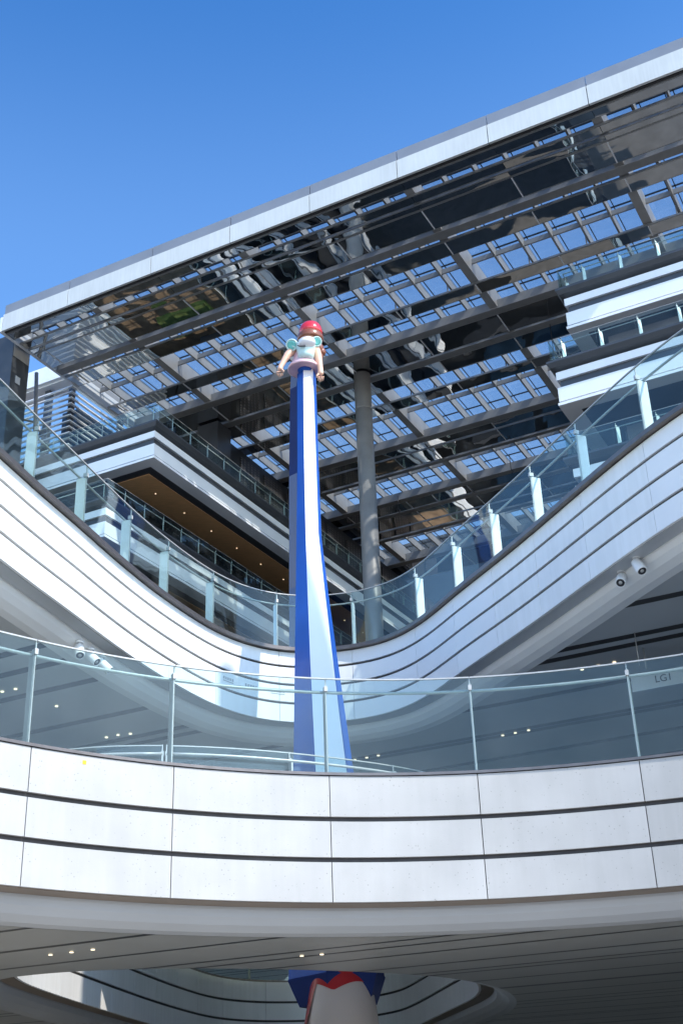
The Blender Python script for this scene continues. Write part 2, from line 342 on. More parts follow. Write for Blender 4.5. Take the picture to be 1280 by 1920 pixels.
def guard(name, path, N, z, stops, label, cat='guard rail', h=1.22, hr=1.08, inset=.07, plate=.20, group=None, matp=None, tube_r=.02, seg=.0, panel_gap=.012):
    L = arclen(path); p0, _ = at_len(path, N, L, stops[0])
    root = thing(name, Vector((p0.x, p0.y, z)), label, cat, group)
    for s0, s1 in zip(stops, stops[1:]):
        P, Q = cut(path, N, L, s0+panel_gap/2, s1-panel_gap/2); mb = MB()
        sweep(mb, P, Q, [(inset-.007, -.04), (inset-.007, h), (inset+.007, h), (inset+.007, -.04)], z); mb.build('glass_panel', M['glass'], root, False)
        mb = MB(); sweep(mb, P, Q, [(inset-.014, h), (inset-.014, h+.018), (inset+.014, h+.018), (inset+.014, h)], z); mb.build('top_rail', M['steel'], root, False)
    for s in stops:
        p, n = at_len(path, N, L, s); n = n.normalized(); t = Vector((-n.y, n.x, 0)); c = p+n*(inset+.03+plate/2)
        mb = MB(); mb.obox(c, n, t, plate/2, .014, z-.02, z+hr-.03); po = mb.build('post', matp or M['post'], root)
        mb = MB(); mb.obox(p+n*(inset+.03), n, t, .04, .022, z+hr-.02, z+hr+.05); mb.build('clamp', M['steel'], po)
        mb = MB(); mb.obox(p+n*(inset+.02), n, t, .008, .008, z+.0, z+h+.02); mb.build('edge_strip', M['steel'], po)
    P, Q = cut(path, N, L, stops[0], stops[-1]); mb = MB()
    mb.tube([p+q.normalized()*(inset+.03+plate*.75)+Vector((0, 0, z+hr)) for p, q in zip(P, Q)], tube_r, 8); mb.build('handrail', M['steel'], root)
    return root

def plate(mb, outer, z, hole=None):
    polys = [[Vector((p.x, p.y, 0)) for p in outer]]+([[Vector((p.x, p.y, 0)) for p in hole]] if hole else [])
    flat = [Vector((p.x, p.y, z)) for q in polys for p in q]
    tr = tessellate_polygon(polys); mb.add(flat, [tuple(t) for t in tr])

# ------------------------------------------------------------------ ground
g = MB(); g.add([(-1500, -1500, -1.6), (1500, -1500, -1.6), (1500, 1500, -1.6), (-1500, 1500, -1.6)], [(0, 1, 2, 3)])
tag(g.build('ground', M['ground']), kind='structure')

# ------------------------------------------------------------------ level one balcony (z 4.1) with its oval opening
Z1, Z2 = 4.1, 9.1
p1 = smooth_path([(-30, -3), (-16, 2.5), (-9.5, 7.5), (-6.3, 10.8), (-4.75, 12.45), (-3.75, 13.4), (-3.28, 13.85), (-2.85, 14.15), (-2.09, 14.62), (-1.16, 15.03), (-.3, 15.3), (.68, 15.45), (1.61, 15.45), (2.61, 15.34), (3.51, 15.1), (4.06, 14.93), (5.0, 14.5), (7.0, 13.2), (10, 10.2), (16, 3), (30, -3)])
n1 = normals(p1); L1 = arclen(p1)
posts1 = [nearest(p1, L1, x, y) for x, y in ((-3.63, 13.5), (-2.08, 14.6), (-.30, 15.3), (1.6, 15.45), (3.5, 15.1))]
sp = 1.9
stops1 = [posts1[0]-sp*k for k in range(4, 0, -1)]+posts1+[posts1[-1]+sp*k for k in range(1, 4)]
root = thing('balcony', (0, 15.3, Z1-1.85), 'lower curved balcony edge of speckled white stone panels with two dark grooves', 'balcony')
slab_edge(root, p1, n1, Z1, stops1, [(-.045, -.545), (-.605, -1.035), (-1.095, -1.56)], -1.56, .035, STONES, M['cap'])
hole_pts = [(-4.2, 19.0), (-3.2, 18.95), (-1.95, 19.3), (-.85, 19.85), (.45, 20.7), (1.15, 21.6), (1.75, 22.8), (2.2, 24.7), (2.35, 27), (1.95, 30), (1.45, 33.4), (.95, 35.6), (0, 36.9), (-1.3, 37.4), (-2.7, 37.0), (-3.75, 35.6), (-4.45, 32.5), (-5.0, 28.5), (-5.45, 24), (-5.55, 21.4), (-5.1, 19.7)]
hp = smooth_path(hole_pts+hole_pts[:1]+hole_pts[1:3], .25)
# closed loop: cut the doubled start
k0 = min(range(len(hp)//2, len(hp)), key=lambda i: (hp[i]-hp[6]).length); hp = hp[6:k0]
hp = hp[::-1] # clockwise so that the slab lies on the left
hn = normals(hp, True)
hpc, hnc = hp+[hp[0]], hn+[hn[0]]
Lh = arclen(hpc)
nh = 26; stopsh = [Lh[-1]*k/nh for k in range(nh+1)]
slab_edge(root, hpc, hnc, Z1, stopsh, [(-.045, -.545), (-.605, -1.035), (-1.095, -1.56)], -1.56, .035, PANELS, M['cap'])
of1 = offset(p1, .70, n1); ofh = offset(hp, .70, hn)
far = [Vector((45, -3, 0)), Vector((45, 62, 0)), Vector((-45, 62, 0)), Vector((-45, -3, 0))]
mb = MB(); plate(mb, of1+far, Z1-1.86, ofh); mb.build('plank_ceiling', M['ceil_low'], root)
mb = MB(); plate(mb, offset(p1, .05, n1)+far, Z1-.03, offset(hp, .05, hn)); mb.build('floor_deck', M['concrete'], root)
DL1 = [(-3.89, 16.55), (-3.59, 16.39), (-3.29, 16.23), (-.75, 17.53), (-.48, 17.45)]
for x, y in DL1:
    mb = MB(); mb.lathe((x, y, Z1-1.885), [(.026, .012), (.026, .02)], 16); d = mb.build('downlight', M['white_hot'], root)
guard('guard_rail', p1, n1, Z1, stops1, 'lower curved glass guard rail with steel posts on the speckled stone balcony', h=1.24, hr=1.1, plate=.11, matp=M['steel'], tube_r=.022)
guard('guard_rail', hpc, hnc, Z1, stopsh[:-1]+[Lh[-1]-.05], 'glass guard rail round the oval floor opening, seen low behind the lower balcony glass', h=1.24, hr=1.1, inset=.98, plate=.10, matp=M['steel'], tube_r=.022)
# small yellow sticker on the stone
def on_path(path, N, s, z0, z1, wd, name, m, parent, o=-.004):
    L = arclen(path); P, Q = cut(path, N, L, s-wd/2, s+wd/2); b = MB(); sweep(b, P, Q, [(o, z0), (o, z1), (.02, z1), (.02, z0)], 0, True); return b.build(name, m, parent, False)
st = on_path(p1, n1, nearest(p1, L1, -3.0, 14.1), 3.955, 4.0, .045, 'sticker', M['yellow'], None); tag(st, 'tiny yellow sticker on the top left stone panel of the lower balcony', 'sticker')

# ------------------------------------------------------------------ level two balcony (z 9.1)
p2 = smooth_path([(-22, -4), (-13, 3), (-8.2, 8.5), (-6.0, 12.6), (-5.05, 15.25), (-4.69, 16.6), (-4.29, 17.95), (-3.89, 19.4), (-3.38, 20.97), (-2.77, 22.45), (-2.34, 23.25), (-1.64, 24.0), (-.99, 24.27), (-.1, 24.25), (.56, 24.0), (1.04, 23.58), (1.59, 22.65), (2.03, 21.55), (2.78, 19.9), (3.35, 18.55), (3.85, 17.3), (4.43, 15.95), (4.95, 14.95), (5.9, 13.7), (7.6, 12.3), (11, 10), (17, 6), (30, -4)])
n2 = normals(p2); L2 = arclen(p2)
pp = [(-4.99, 15.5), (-4.69, 16.8), (-4.32, 18.35), (-3.8, 19.95), (-3.2, 21.3), (-2.55, 22.9), (-1.45, 24.1), (.16, 24.2), (1.47, 23.0), (2.05, 21.7), (2.62, 20.35), (3.25, 18.9), (3.82, 17.5), (4.48, 16.0)]
posts2 = [nearest(p2, L2, x, y) for x, y in pp]
stops2 = [posts2[0]-1.6*k for k in range(5, 0, -1)]+posts2+[posts2[-1]+1.6*k for k in range(1, 6)]
root = thing('balcony', (0, 24.2, Z2-1.85), 'upper sweeping white balcony edge with three dark grooves, dipping behind the statue', 'balcony')
slab_edge(root, p2, n2, Z2, stops2, [(-.09, -.365), (-.42, -.755), (-.81, -1.145), (-1.20, -1.56)], -1.56, .075, PANELS, M['cap'], joint=.009, ov=.10, ret='cove')
far2 = [Vector((60, -4, 0)), Vector((60, 110, 0)), Vector((-60, 110, 0)), Vector((-60, -4, 0))]
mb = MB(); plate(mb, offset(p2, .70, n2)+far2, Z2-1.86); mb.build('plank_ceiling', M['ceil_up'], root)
mb = MB(); plate(mb, offset(p2, .05, n2)+far2, Z2-.03); mb.build('floor_deck', M['floor2'], root)
DL2 = [(-6.05, 20.79), (-5.79, 20.68), (-5.3, 21.7), (-4.77, 23.73), (-4.52, 23.6), (-4.27, 23.55), (.09, 25.99), (.34, 25.86), (.585, 25.73), (3.09, 24.59), (3.33, 24.45), (3.58, 24.3), (4.1, 20.75), (4.36, 20.6), (4.61, 20.45)]
for x, y in DL2:
    mb = MB(); mb.lathe((x, y, Z2-1.89), [(.030, .012), (.030, .025)], 16); mb.build('downlight', M['white_hot'], root)
guard('guard_rail', p2, n2, Z2, stops2, 'upper sweeping glass guard rail with flat pale posts above the grooved white balcony', h=1.22, hr=1.05, plate=.165, tube_r=.02)

# faint grey strokes painting mirrored sign reflections onto the upper balcony face
for q, (x, y) in enumerate(((-2.28, 23.3), (-1.93, 23.75), (-1.5, 24.05))):
    s = nearest(p2, L2, x, y)
    t = thing('reflection_mark', (x, y, 8.1), ['leftmost', 'middle', 'rightmost'][q]+' of three faint grey painted sign reflections on the upper white balcony face', 'painted reflection', 'faint painted reflections')
    for k in range(5): on_path(p2, n2, s+(k-2.6)*.065, 8.13, 8.185, .045, 'letter', M['markgrey'], t, -.003)
    on_path(p2, n2, s-.04, 8.09, 8.11, .30, 'underline', M['markgrey'], t, -.003)

# ------------------------------------------------------------------ surveillance cameras
def cctv(P, aim, label, s=1.0):
    P = Vector(P); t = thing('security_camera', P, label, 'camera', 'white surveillance cameras')
    MB().lathe(P+Vector((0, 0, -.03)), [(.06*s, 0), (.07*s, .03)], 20).build('base', M['cam'], t)
    MB().tube([P+Vector((0, 0, -.02)), P+Vector((0, 0, -.08*s)), P+Vector((0, 0, -.10*s))+Vector(aim)*.05], .022*s, 10).build('bracket', M['cam'], t)
    a = Vector(aim).normalized(); c = P+Vector((0, 0, -.13*s))
    MB().lathe(c-a*.08*s, [(.0, -.005), (.055, 0), (.075, .02), (.08, .09), (.08, .26), (.074, .28), (.066, .282), (.064, .262)], 24, a).build('housing', M['cam'], t)
    l = MB().lathe(c-a*.08*s, [(.0, .272), (.062, .272), (.062, .262)], 24, a).build('lens', M['ink'], t)
    MB().lathe(c-a*.08*s, [(.0, .279), (.022, .277), (.03, .271)], 20, a).build('lens_glass', M['steel'], l)
cctv((4.17, 17.22, 7.545), (-.35, -.72, -.75), 'white security camera under the right sweep of the upper balcony, lower of the pair', .95)
cctv((4.31, 16.74, 7.55), (.15, -.60, -.9), 'white security camera under the right sweep of the upper balcony, upper of the pair', .95)
cctv((-4.33, 18.95, 7.40), (.25, -.6, -.85), 'leftmost of three white security cameras under the left sweep of the upper balcony')
cctv((-4.22, 19.3, 7.40), (.7, -.3, -.7), 'middle of three white security cameras under the left sweep of the upper balcony')
cctv((-4.1, 19.65, 7.40), (.8, .1, -.75), 'rightmost of three white security cameras under the left sweep of the upper balcony')

# ------------------------------------------------------------------ hanging level sign
SC = Vector((5.38, 19.6, 0)); t = thing('hanging_sign', (5.38, 19.6, 7.24), 'pale hanging sign reading LG1 behind the right end of the lower glass', 'sign')
MB().obox(SC, E1, E2, .72, .05, 6.50, 6.78).build('sign_board', M['cove'], t)
for d in (-.5, .45):
    c = SC+E1*d; MB().tube([(c.x, c.y, 6.86), (c.x, c.y, 7.24)], .012, 8).build('rod', M['steel'], t)
MB().tube([(4.69, 19.06, 6.66), (4.69, 19.06, 7.24)], .008, 6).build('rod', M['steel'], t)
fc = bpy.data.curves.new('lettering', 'FONT'); fc.body = 'LG1'; fc.size = .17; fc.extrude = .004; fc.align_x = 'CENTER'; fc.align_y = 'CENTER'
fo = bpy.data.objects.new('lettering', fc); COL.objects.link(fo)
dg = bpy.context.evaluated_depsgraph_get(); me = bpy.data.meshes.new_from_object(fo.evaluated_get(dg)); bpy.data.objects.remove(fo)
lo = bpy.data.objects.new('lettering', me); COL.objects.link(lo); lo.parent = t; me.materials.clear(); me.materials.append(M['ink'])
xa = -E1; za = Vector((0, 0, 1)); na = xa.cross(za)
R = Matrix((xa, za, na)).transposed().to_4x4(); R.translation = E1*.18-E2*.054+Vector((0, 0, -.60)); lo.matrix_local = R

# ------------------------------------------------------------------ roof canopy
H = 43.0; U0, U1, V0, V1 = 2.9, 44.7, 44.55, 90.3
roof = thing('roof_canopy', W(28, 60, H), 'huge glazed steel roof canopy with mirrored soffit strips and white front fascia', 'roof')
RAF = [38.87-9.95*k for k in range(-0, 6)]
joints = [U1]+[38.87+1.0, 38.87-4.8]+[38.87-9.95*k-d for k in range(1, 6) for d in (-.0, 4.9)]
joints = sorted(set([j for j in joints if j > U0]+[U0]), reverse=True)
RAF = [q for q in RAF if q > U0]
for a, b in zip(joints, joints[1:]):
    MB().uvbox(b+.02, a-.02, 44.42, 44.56, H, H+1.14).build('fascia_panel', M['fascia'], roof)
    MB().uvbox(b+.02, a-.02, 44.52, 44.66, H+1.17, H+1.86).build('parapet_panel', M['parapet'], roof)
MB().uvbox(U0, U1+.15, 44.68, 44.9, H+.05, H+1.5).build('edge_frame', M['reveal'], roof)
MB().uvbox(U1+.02, U1+.2, 44.42, V1, H-.02, H+1.0).build('side_fascia', M['panel2'], roof)
MB().uvbox(U1+.04, U1+.16, 44.7, V1, H+1.02, H+1.6).build('side_parapet', M['grey_light'], roof)
MIR = [(44.9, 45.43), (46.08, 46.58), (46.82, 47.15), (47.3, 48.95), (50.25, 51.4), (54.5, 55.42), (57.85, 59.78), (60.6, 61.95), (63.45, 64.4), (69.25, 70.0), (70.25, 71.95), (76.7, 77.95), (78.6, 80.3), (80.6, 81.6), (87.2, 90.2)]
seams = [U1]+[q for q in [RAF[0]-9.95*.5*k for k in range(-1, 11)] if q > U0+.3 and q < U1-.1]+[U0]
for v0, v1 in MIR:
    mb = MB()
    for a, b in zip(seams, seams[1:]):
        d = [random.uniform(-.018, .018) for _ in range(4)]
        nu, nv = 10, 3; vs = []; fs = []
        for i in range(nu+1):
            for j in range(nv+1):
                s, q = i/nu, j/nv
                z = H+d[0]*(1-s)*(1-q)+d[1]*s*(1-q)+d[2]*(1-s)*q+d[3]*s*q+.012*sin(pi*s)*random.uniform(.2, 1)
                vs.append(W(a-.012+(b-a+.024)*s, v0+(v1-v0)*q, z))
        for i in range(nu):
            for j in range(nv): k = i*(nv+1)+j; fs.append((k, k+1, k+nv+2, k+nv+1))
        mb.add(vs, fs, True)
    mb.build('mirror_soffit', M['mirror'], roof, False)
    if v1-v0 > .6:
        for a in seams[1:-1]: MB().uvbox(a-.03, a+.03, v0+.01, v1-.01, H-.035, H-.012).build('seam_strip', M['panel2'], roof)
    MB().uvbox(U0, U1, v0+.02, v1-.02, H+.05, H+.12).build('soffit_tray', M['dark'], roof)
    mb = MB(); mb.uvbox(U0, U1, v0-.09, v0-.01, H-.02, H+.10); mb.uvbox(U0, U1, v1+.01, v1+.05, H-.0, H+.10); mb.build('edge_rail', M['rail'], roof)
# girders and beams along E1
for v, hgt, wd in ((49.55, .75, .35), (57.45, .62, .30), (60.2, .6, .3), (68.8, .62, .30), (72.3, .5, .12), (76.35, .62, .3), (78.25, .6, .2), (86.7, .7, .3), (82.0, .5, .2)):
    MB().uvbox(U0, U1, v-wd/2, v+wd/2, H-.03, H+hgt).build('girder', M['grey_light'], roof)
    mb = MB(); mb.uvbox(U0, U1, v-wd/2-.12, v+wd/2+.12, H-.06, H-.035); mb.build('flange', M['grey'], roof)
for v in (53.6, 56.0, 66.2, 74.2, 84.0):
    MB().uvbox(U0, U1, v-.05, v+.05, H+.72, H+1.02).build('transom', M['grey_light'], roof)
# rafters and purlins along E2
for u in RAF:
    mb = MB(); mb.uvbox(u-.24, u+.24, 44.9, V1-.2, H+.14, H+1.35); mb.build('rafter', M['grey_light'], roof)
k = 0
u = 38.87+1.66*3
pur = []
while u > U0+.5:
    if min(abs(u-r) for r in RAF) > .5: pur.append(u)
    u -= 9.95/6
for u in pur:
    mb = MB(); mb.uvbox(u-.055, u+.055, 44.9, V1-.2, H+.62, H+1.28)
    mb.build('purlin', M['grey_light'], roof)
# hangers
for i, u in enumerate(pur):
    for v in (46.95, 54.75, 57.7, 63.9, 69.4):
        if (i+int(v)) % 2 == 0 and u > 4 and v < 66 or i % 4 == 0: MB().uvbox(u+.07, u+.14, v-.035, v+.035, H+.12, H+.9).build('hanger', M['grey_light'], roof)
# glazing with bars, one sheet per bay
edges = [U1]+RAF+[U0]
for a, b in zip(edges, edges[1:]):
    if a-b < .1: continue
    MB().uvbox(b, a, 44.9, V1-.2, H+1.42, H+1.45).build('roof_glazing', M['roofglass'], roof)
mb = MB()
for v in (45.3, 47.0, 50.0, 53.75, 57.55, 62.4, 65.9, 68.9, 73.9, 76.4, 80.4, 84.4, 86.8): mb.uvbox(U0, U1, v-.035, v+.035, H+1.34, H+1.41)
for u in pur+RAF:
    for d in (-.2, .2): mb.uvbox(u+d-.025, u+d+.025, 45.0, V1-.3, H+1.36, H+1.405)
mb.build('glazing_bar', M['dark'], roof)

# ------------------------------------------------------------------ column under the roof
cc = W(28.7, 59.4, 9.1); t = thing('steel_column', cc, 'tall round grey steel column holding up the glazed roof, right of the statue', 'column')
MB().lathe(cc, [(.52, 0), (.52, 31.2)], 40).build('shaft', M['grey'], t)
MB().lathe(cc+Vector((0, 0, 31.2)), [(.52, 0), (.54, .02), (.54, .08), (.52, .1), (.52, 2.6)], 40).build('capital', M['grey'], t)

# ------------------------------------------------------------------ storeyed buildings left and right
def uvpath(pts): return [W(u, v, 0) for u, v in pts]
def storey_edge(root, path, z, jstep=8.0):
    N = normals(path); L = arclen(path)
    mb = MB(); sweep(mb, path, N, [(-.55, 0), (-.55, -.10), (-.42, -.30), (-.1, -.42), (.3, -.42), (.3, 0)], z, smooth=False); mb.build('slab_nosing', M['slate'], root, False)
    n = max(1, int(L[-1]/jstep)); st = [L[-1]*k/n for k in range(n+1)]
    mb = MB(); sweep(mb, path, N, [(-.05, -.46), (-.25, -.50), (-.25, -.90), (.3, -.90), (.3, -.46)], z, smooth=False); mb.build('upper_band', M['panel2'], root, False)
    mb = MB(); sweep(mb, path, N, [(-.12, -.905), (-.12, -1.305), (.6, -1.305), (.6, -.905)], z, smooth=False); mb.build('recess_band', M['slate'], root, False)
    mb = MB(); sweep(mb, path, N, [(-.25, -1.31), (-.25, -2.02), (.2, -2.02), (.2, -1.31)], z, smooth=False); mb.build('lower_band', M['panel2'], root, False)
    mb = MB(); sweep(mb, path, N, [(-.15, -2.03), (-.15, -2.10), (.5, -2.10), (.5, -2.03)], z, smooth=False); mb.build('shadow_gap', M['reveal'], root, False)
    mb = MB(); sweep(mb, path, N, [(-.3, -2.10), (-.3, -2.24), (.5, -2.24), (.5, -2.10)], z, smooth=False); mb.build('drip_band', M['panel2'], root, False)
    for s in st[1:-1]:
        p, q = at_len(path, N, L, s); q = q.normalized(); MB().obox(p+q*(-.20), q, Vector((-q.y, q.x, 0)), .06, .012, z-2.0, z-1.32).build('joint_line', M['reveal'], root)
def bguard(name, path, z, label, step=1.75, group=None):
    N = normals(path); L = arclen(path); n = int(L[-1]/step); st = [L[-1]*k/n for k in range(n+1)]
    return guard(name, path, N, z, st, label, h=1.15, hr=1.0, inset=-.38, plate=.16, tube_r=.03, group=group)

LB = thing('mall_building', W(36.4, 48.4, 9.1), 'left storeyed mall building with stacked white bands and orange timber soffit', 'building')
RB = thing('mall_building', W(12.2, 48.5, 9.1), 'right storeyed mall building with stacked white bands and recessed blue shop glass', 'building')
lfl = [(36, 36.4, 48.4), (31, 38.2, 46.8), (26, 38.2, 46.8), (21, 38.2, 46.8), (16, 38.2, 46.8)]
lname = ['top', 'second', 'third', 'fourth', 'fifth']
for i, (z, u0, v0) in enumerate(lfl):
    P = uvpath([(88, v0), (u0, v0), (u0, 98)]); storey_edge(LB, P, z)
    ms = MB(); ms.uvbox(u0+.5, 88, v0+.5, 98, z-2.23, z-.03); ms.build('floor_slab', M['slate'], LB)
    MB().uvbox(u0+1.05, u0+3.25, v0+1.1, 90, z-2.27, z-2.235).build('timber_soffit', M['orange'], LB)
    for k in range(12):
        c = W(u0+2.1, v0+3.2+2.9*k, z-2.30); MB().lathe(c, [(.035, .01), (.035, .03)], 12).build('downlight', M['white_hot'], LB)
    MB().uvbox(u0+4.2, u0+4.5, v0+4.2, 98, z-7, z-2.24).build('shop_wall', M['dark'], LB)
    MB().uvbox(u0+4.51, 88, v0+4.2, v0+4.5, z-7, z-2.24).build('shop_glass', M['facade'], LB)
    if i < 3:
        bguard('guard_rail', P[0:1]+P[1:], z, 'glass guard rail on the %s floor edge of the left mall building' % lname[i])
MB().uvbox(36.6, 88, 48.6, 98, 35.97, 35.985).build('terrace_floor', M['deck'], LB)
rfl = [(36, 12.2, 48.5), (31, 12.6, 46.8), (26, 12.4, 46.8), (21, 12.4, 46.8), (16, 12.4, 46.8)]
for i, (z, u0, v0) in enumerate(rfl):
    P = uvpath([(u0, 85), (u0, v0), (-30, v0)]); storey_edge(RB, P, z)
    MB().uvbox(-30, u0-.5, v0+.5, 85, z-2.23, z-.03).build('floor_slab', M['slate'], RB)
    if i > 0:
        for j in range(8):
            a = u0-1.6-j*5.2; MB().uvbox(a-5.2+.05, a, v0+3.0, v0+3.3, z-.02, z+2.75).build('shop_glass' if j % 2 else 'wall_panel', M['facade'] if j % 2 else M['taupe'], RB)
        MB().uvbox(u0-1.7, u0-1.4, v0+3.4, 85, z-.02, z+2.75).build('end_wall', M['slate'], RB)
    if i < 3: bguard('guard_rail', P, z, 'glass guard rail on the %s floor edge of the right mall building' % lname[i])
MB().uvbox(-30, 12, 48.9, 85, 35.97, 35.985).build('terrace_floor', M['floor2'], RB)

# dark plant-room wall on the left terrace, roof-high
t = thing('terrace_wall', W(40, 61, 36), 'dark wall of perforated panels under the roof on the left terrace', 'wall')
MB().uvbox(40.1, 44, 61, 97, 36, 42.7).build('wall_body', M['dark'], t)
for k in range(11):
    v = 63.2+3.1*k; MB().uvbox(40.02, 40.09, v, v+2.5, 37, 42.2).build('perforated_panel', M['perf'], t)
MB().uvbox(39.4, 41.0, 59.3, 60.9, 36, 42.9).build('pier', M['slate'], t)
MB().uvbox(44.1, 58, 60.9, 61.2, 36, 41.2).build('side_wall', M['dark'], t)

# back building closing the atrium
t = thing('back_building', W(20, 99, 9.1), 'dark building closing the far end of the atrium under the roof', 'building')
MB().uvbox(-40, 62, 99, 112, 9.1, 51).build('wall', M['dark'], t)
for z in (16, 21, 26, 31, 36):
    MB().uvbox(-40, 36.2, 98.4, 98.9, z-1.3, z).build('floor_band', M['slate'], t)
    for k in range(14): MB().uvbox(34-5.2*k-4.4, 34-5.2*k, 98.8, 98.95, z+.1, z+3.4).build('window', M['facade'], t)

# ------------------------------------------------------------------ pylon and louvre screen at the left
t = thing('pylon', W(45.1, 46.2, 9.1), 'dark slate pylon at the far left under the roof corner', 'pylon')
MB().uvbox(45.1, 51, 45.9, 47.35, 9.1, 43.9).build('body', M['slate'], t)
MB().uvbox(45.07, 45.09, 46.3, 46.7, 40.6, 41.1).build('plate', M['cove'], t)
MB().uvbox(45.06, 45.09, 45.95, 47.3, 42.3, 43.85).build('top_panel', M['grey_light'], t)
t = thing('louvre_screen', W(44.8, 51.0, 36), 'steel louvre screen with pale slats wrapping a corner beside the roof edge', 'louvre screen')
for k in range(17):
    z = 36.2+.42*k
    mb = MB(); sweep(mb, *(lambda P: (P, normals(P)))(uvpath([(58, 51), (44.8, 51), (44.8, 78)])), [(0, 0), (-.03, -.10), (.22, -.02), (.25, .06)], z, smooth=False); mb.build('slat', M['panel2'], t, False)
for u, v in ((45.3, 51.6), (49.5, 51.6), (54, 51.6), (45.3, 56.5), (45.3, 62), (45.3, 68), (45.3, 74)):
    MB().uvbox(u-.15, u+.15, v-.15, v+.15, 36, 43.2).build('upright', M['slate'], t)
mb = MB()
for a, b in ((49.5, 53.8), (53.8, 49.5)): mb.tube([W(a, 54, 36.2), W(b, 54, 43)], .1, 8)
mb.build('cross_brace', M['slate'], t)
for a in (56.5, 62, 68):
    mb = MB(); mb.tube([W(46, a, 36.2), W(46, a+5.4, 42.8)], .07, 8); mb.tube([W(46, a, 42.8), W(46, a+5.4, 36.2)], .07, 8); mb.build('side_brace', M['grey'], t)
t = thing('roof_strut', W(46.0, 49.6, 36), 'slender leaning grey steel strut beside the slate pylon', 'strut')
MB().tube([W(46.0, 49.6, 36), W(45.9, 48.9, 43.0)], .12, 12).build('shaft', M['grey'], t)
MB().tube([W(46.0, 49.6, 39.8), W(48.9, 48.7, 40.9)], .07, 8).build('arm', M['grey'], t)
t = thing('annex_roof', W(60, 70, 36), 'white flat roof slab behind the louvre screen', 'roof')
MB().uvbox(46.5, 62, 53.2, 54.6, 45.4, 46.6).build('white_fascia', M['panel2'], t)
MB().uvbox(46.5, 62, 52.9, 53.18, 45.5, 46.75).build('lower_fascia', M['panel2'], t)
for u, v in ((49, 53.6), (60, 53.6)): MB().uvbox(u, u+.4, v, v+.4, 36, 45.35).build('leg', M['slate'], t)
t = thing('service_block', W(47, 60, 36), 'dark service block with blue glazing behind the louvre slats', 'building')
MB().uvbox(46.0, 47.2, 53, 92, 36, 42.6).build('body', M['facade'], t)
# planting on the terrace, seen mirrored in the soffit
mb = MB(); mb.uvbox(38.2, 42.0, 55.6, 58.0, 36, 36.35); tag(mb.build('lawn', M['grass']), 'bright green grass bed on the left terrace, seen in the mirrored soffit', 'lawn', kind='stuff')

# ------------------------------------------------------------------ hanging hooks
for q, (u, v, l, lab) in enumerate(((16.6, 60.3, 2.6, 'black hook on a thin cable hanging from the roof beside the right building'), (24.5, 74.0, 1.5, 'small black hook on a cable hanging right of the round column'), (34.0, 75.5, 1.4, 'small black hook on a cable hanging left of the round column'))):
    c = W(u, v, H); t = thing('cable_hook', c+Vector((0, 0, -l)), lab, 'hook', 'hooks hanging from the roof')
    MB().tube([c, c-Vector((0, 0, l-.35))], .025, 6).build('cable', M['ink'], t)
    pts = [c-Vector((0, 0, l-.35))]+[c+Vector((.12*sin(a), 0, -l+.12-.12*cos(a)+.0)) for a in [pi*.9-k*.35 for k in range(9)]]
    MB().tube(pts, .035, 6).build('hook', M['ink'], t)

# ------------------------------------------------------------------ statue
def prism(mb, rings, faces=None):  # rings: list of list of points
    n = len(rings[0]); vs = [p for r in rings for p in r]; fs = []
    ks = faces if faces is not None else range(n)
    for i in range(len(rings)-1):
        for k in ks: fs.append((i*n+k, i*n+(k+1) % n, (i+1)*n+(k+1) % n, (i+1)*n+k))
    mb.add(vs, fs)
statue = thing('statue', (-.35, 22, -1.6), 'giant cartoonish statue with long blue and white trouser legs, red helmet and mouse mask', 'statue')
LEG = [ # z, x of left edge, blue/white edge, white/right edge, right edge, y centre
 (15.48, -.883, -.734, -.520, -.465, 23.60), (12.82, -.893, -.742, -.492, -.445, 23.0), (10.86, -.925, -.728, -.475, -.42, 22.55), (9.41, -.950, -.704, -.375, -.305, 22.25),
 (7.98, -.983, -.676, -.262, -.165, 22.05), (6.92, -1.009, -.647, -.180, -.06, 21.97), (5.93, -1.036, -.621, -.090, .045, 21.92), (4.3, -1.09, -.57, .05, .18, 21.9), (2.9, -1.15, -.53, .20, .37, 21.9), (2.44, -1.17, -.52, .28, .43, 21.9)]
rings = []
for z, xa_, xb, xc, xd, y in LEG:
    wd = xd-xa_; rings.append([Vector((xa_, y+.08*wd, z)), Vector((xb, y-.46*wd, z)), Vector((xc, y-.36*wd, z)), Vector((xd, y+.1*wd, z)), Vector((xd-.2*wd, y+.48*wd, z)), Vector((xa_+.2*wd, y+.48*wd, z))])
def leg_parts(rings, cols, name, low=None):
    mb = MB(); prism(mb, rings, [0, 3, 4, 5]); mb.add(rings[0], [tuple(range(6))]); mb.build(name, cols[0], statue)
    st = rings if low is None else rings[:low]
    if low: lo = MB(); prism(lo, rings[low-1:], [1, 2]); lo.build('trouser_skirt', M['navymatte'], statue)
    mb = MB(); prism(mb, st, [1]); mb.build('white_stripe', cols[1], statue)
    mb = MB(); prism(mb, st, [2]); mb.build('side_stripe', cols[2], statue)
leg_parts(rings, (M['blue'], M['lacwhite'], M['blue']), 'trouser_leg', 8)
hem = rings[-1]; cx = sum((p.x for p in hem))/6; cy = sum((p.y for p in hem))/6
def sc(f, z): return [Vector((cx+(p.x-cx)*f, cy+(p.y-cy)*f, z)) for p in hem]
mb = MB(); prism(mb, [hem, sc(1.02, 2.42), sc(.80, 2.0), sc(.55, 2.0)]); mb.build('trouser_hem', M['navymatte'], statue)
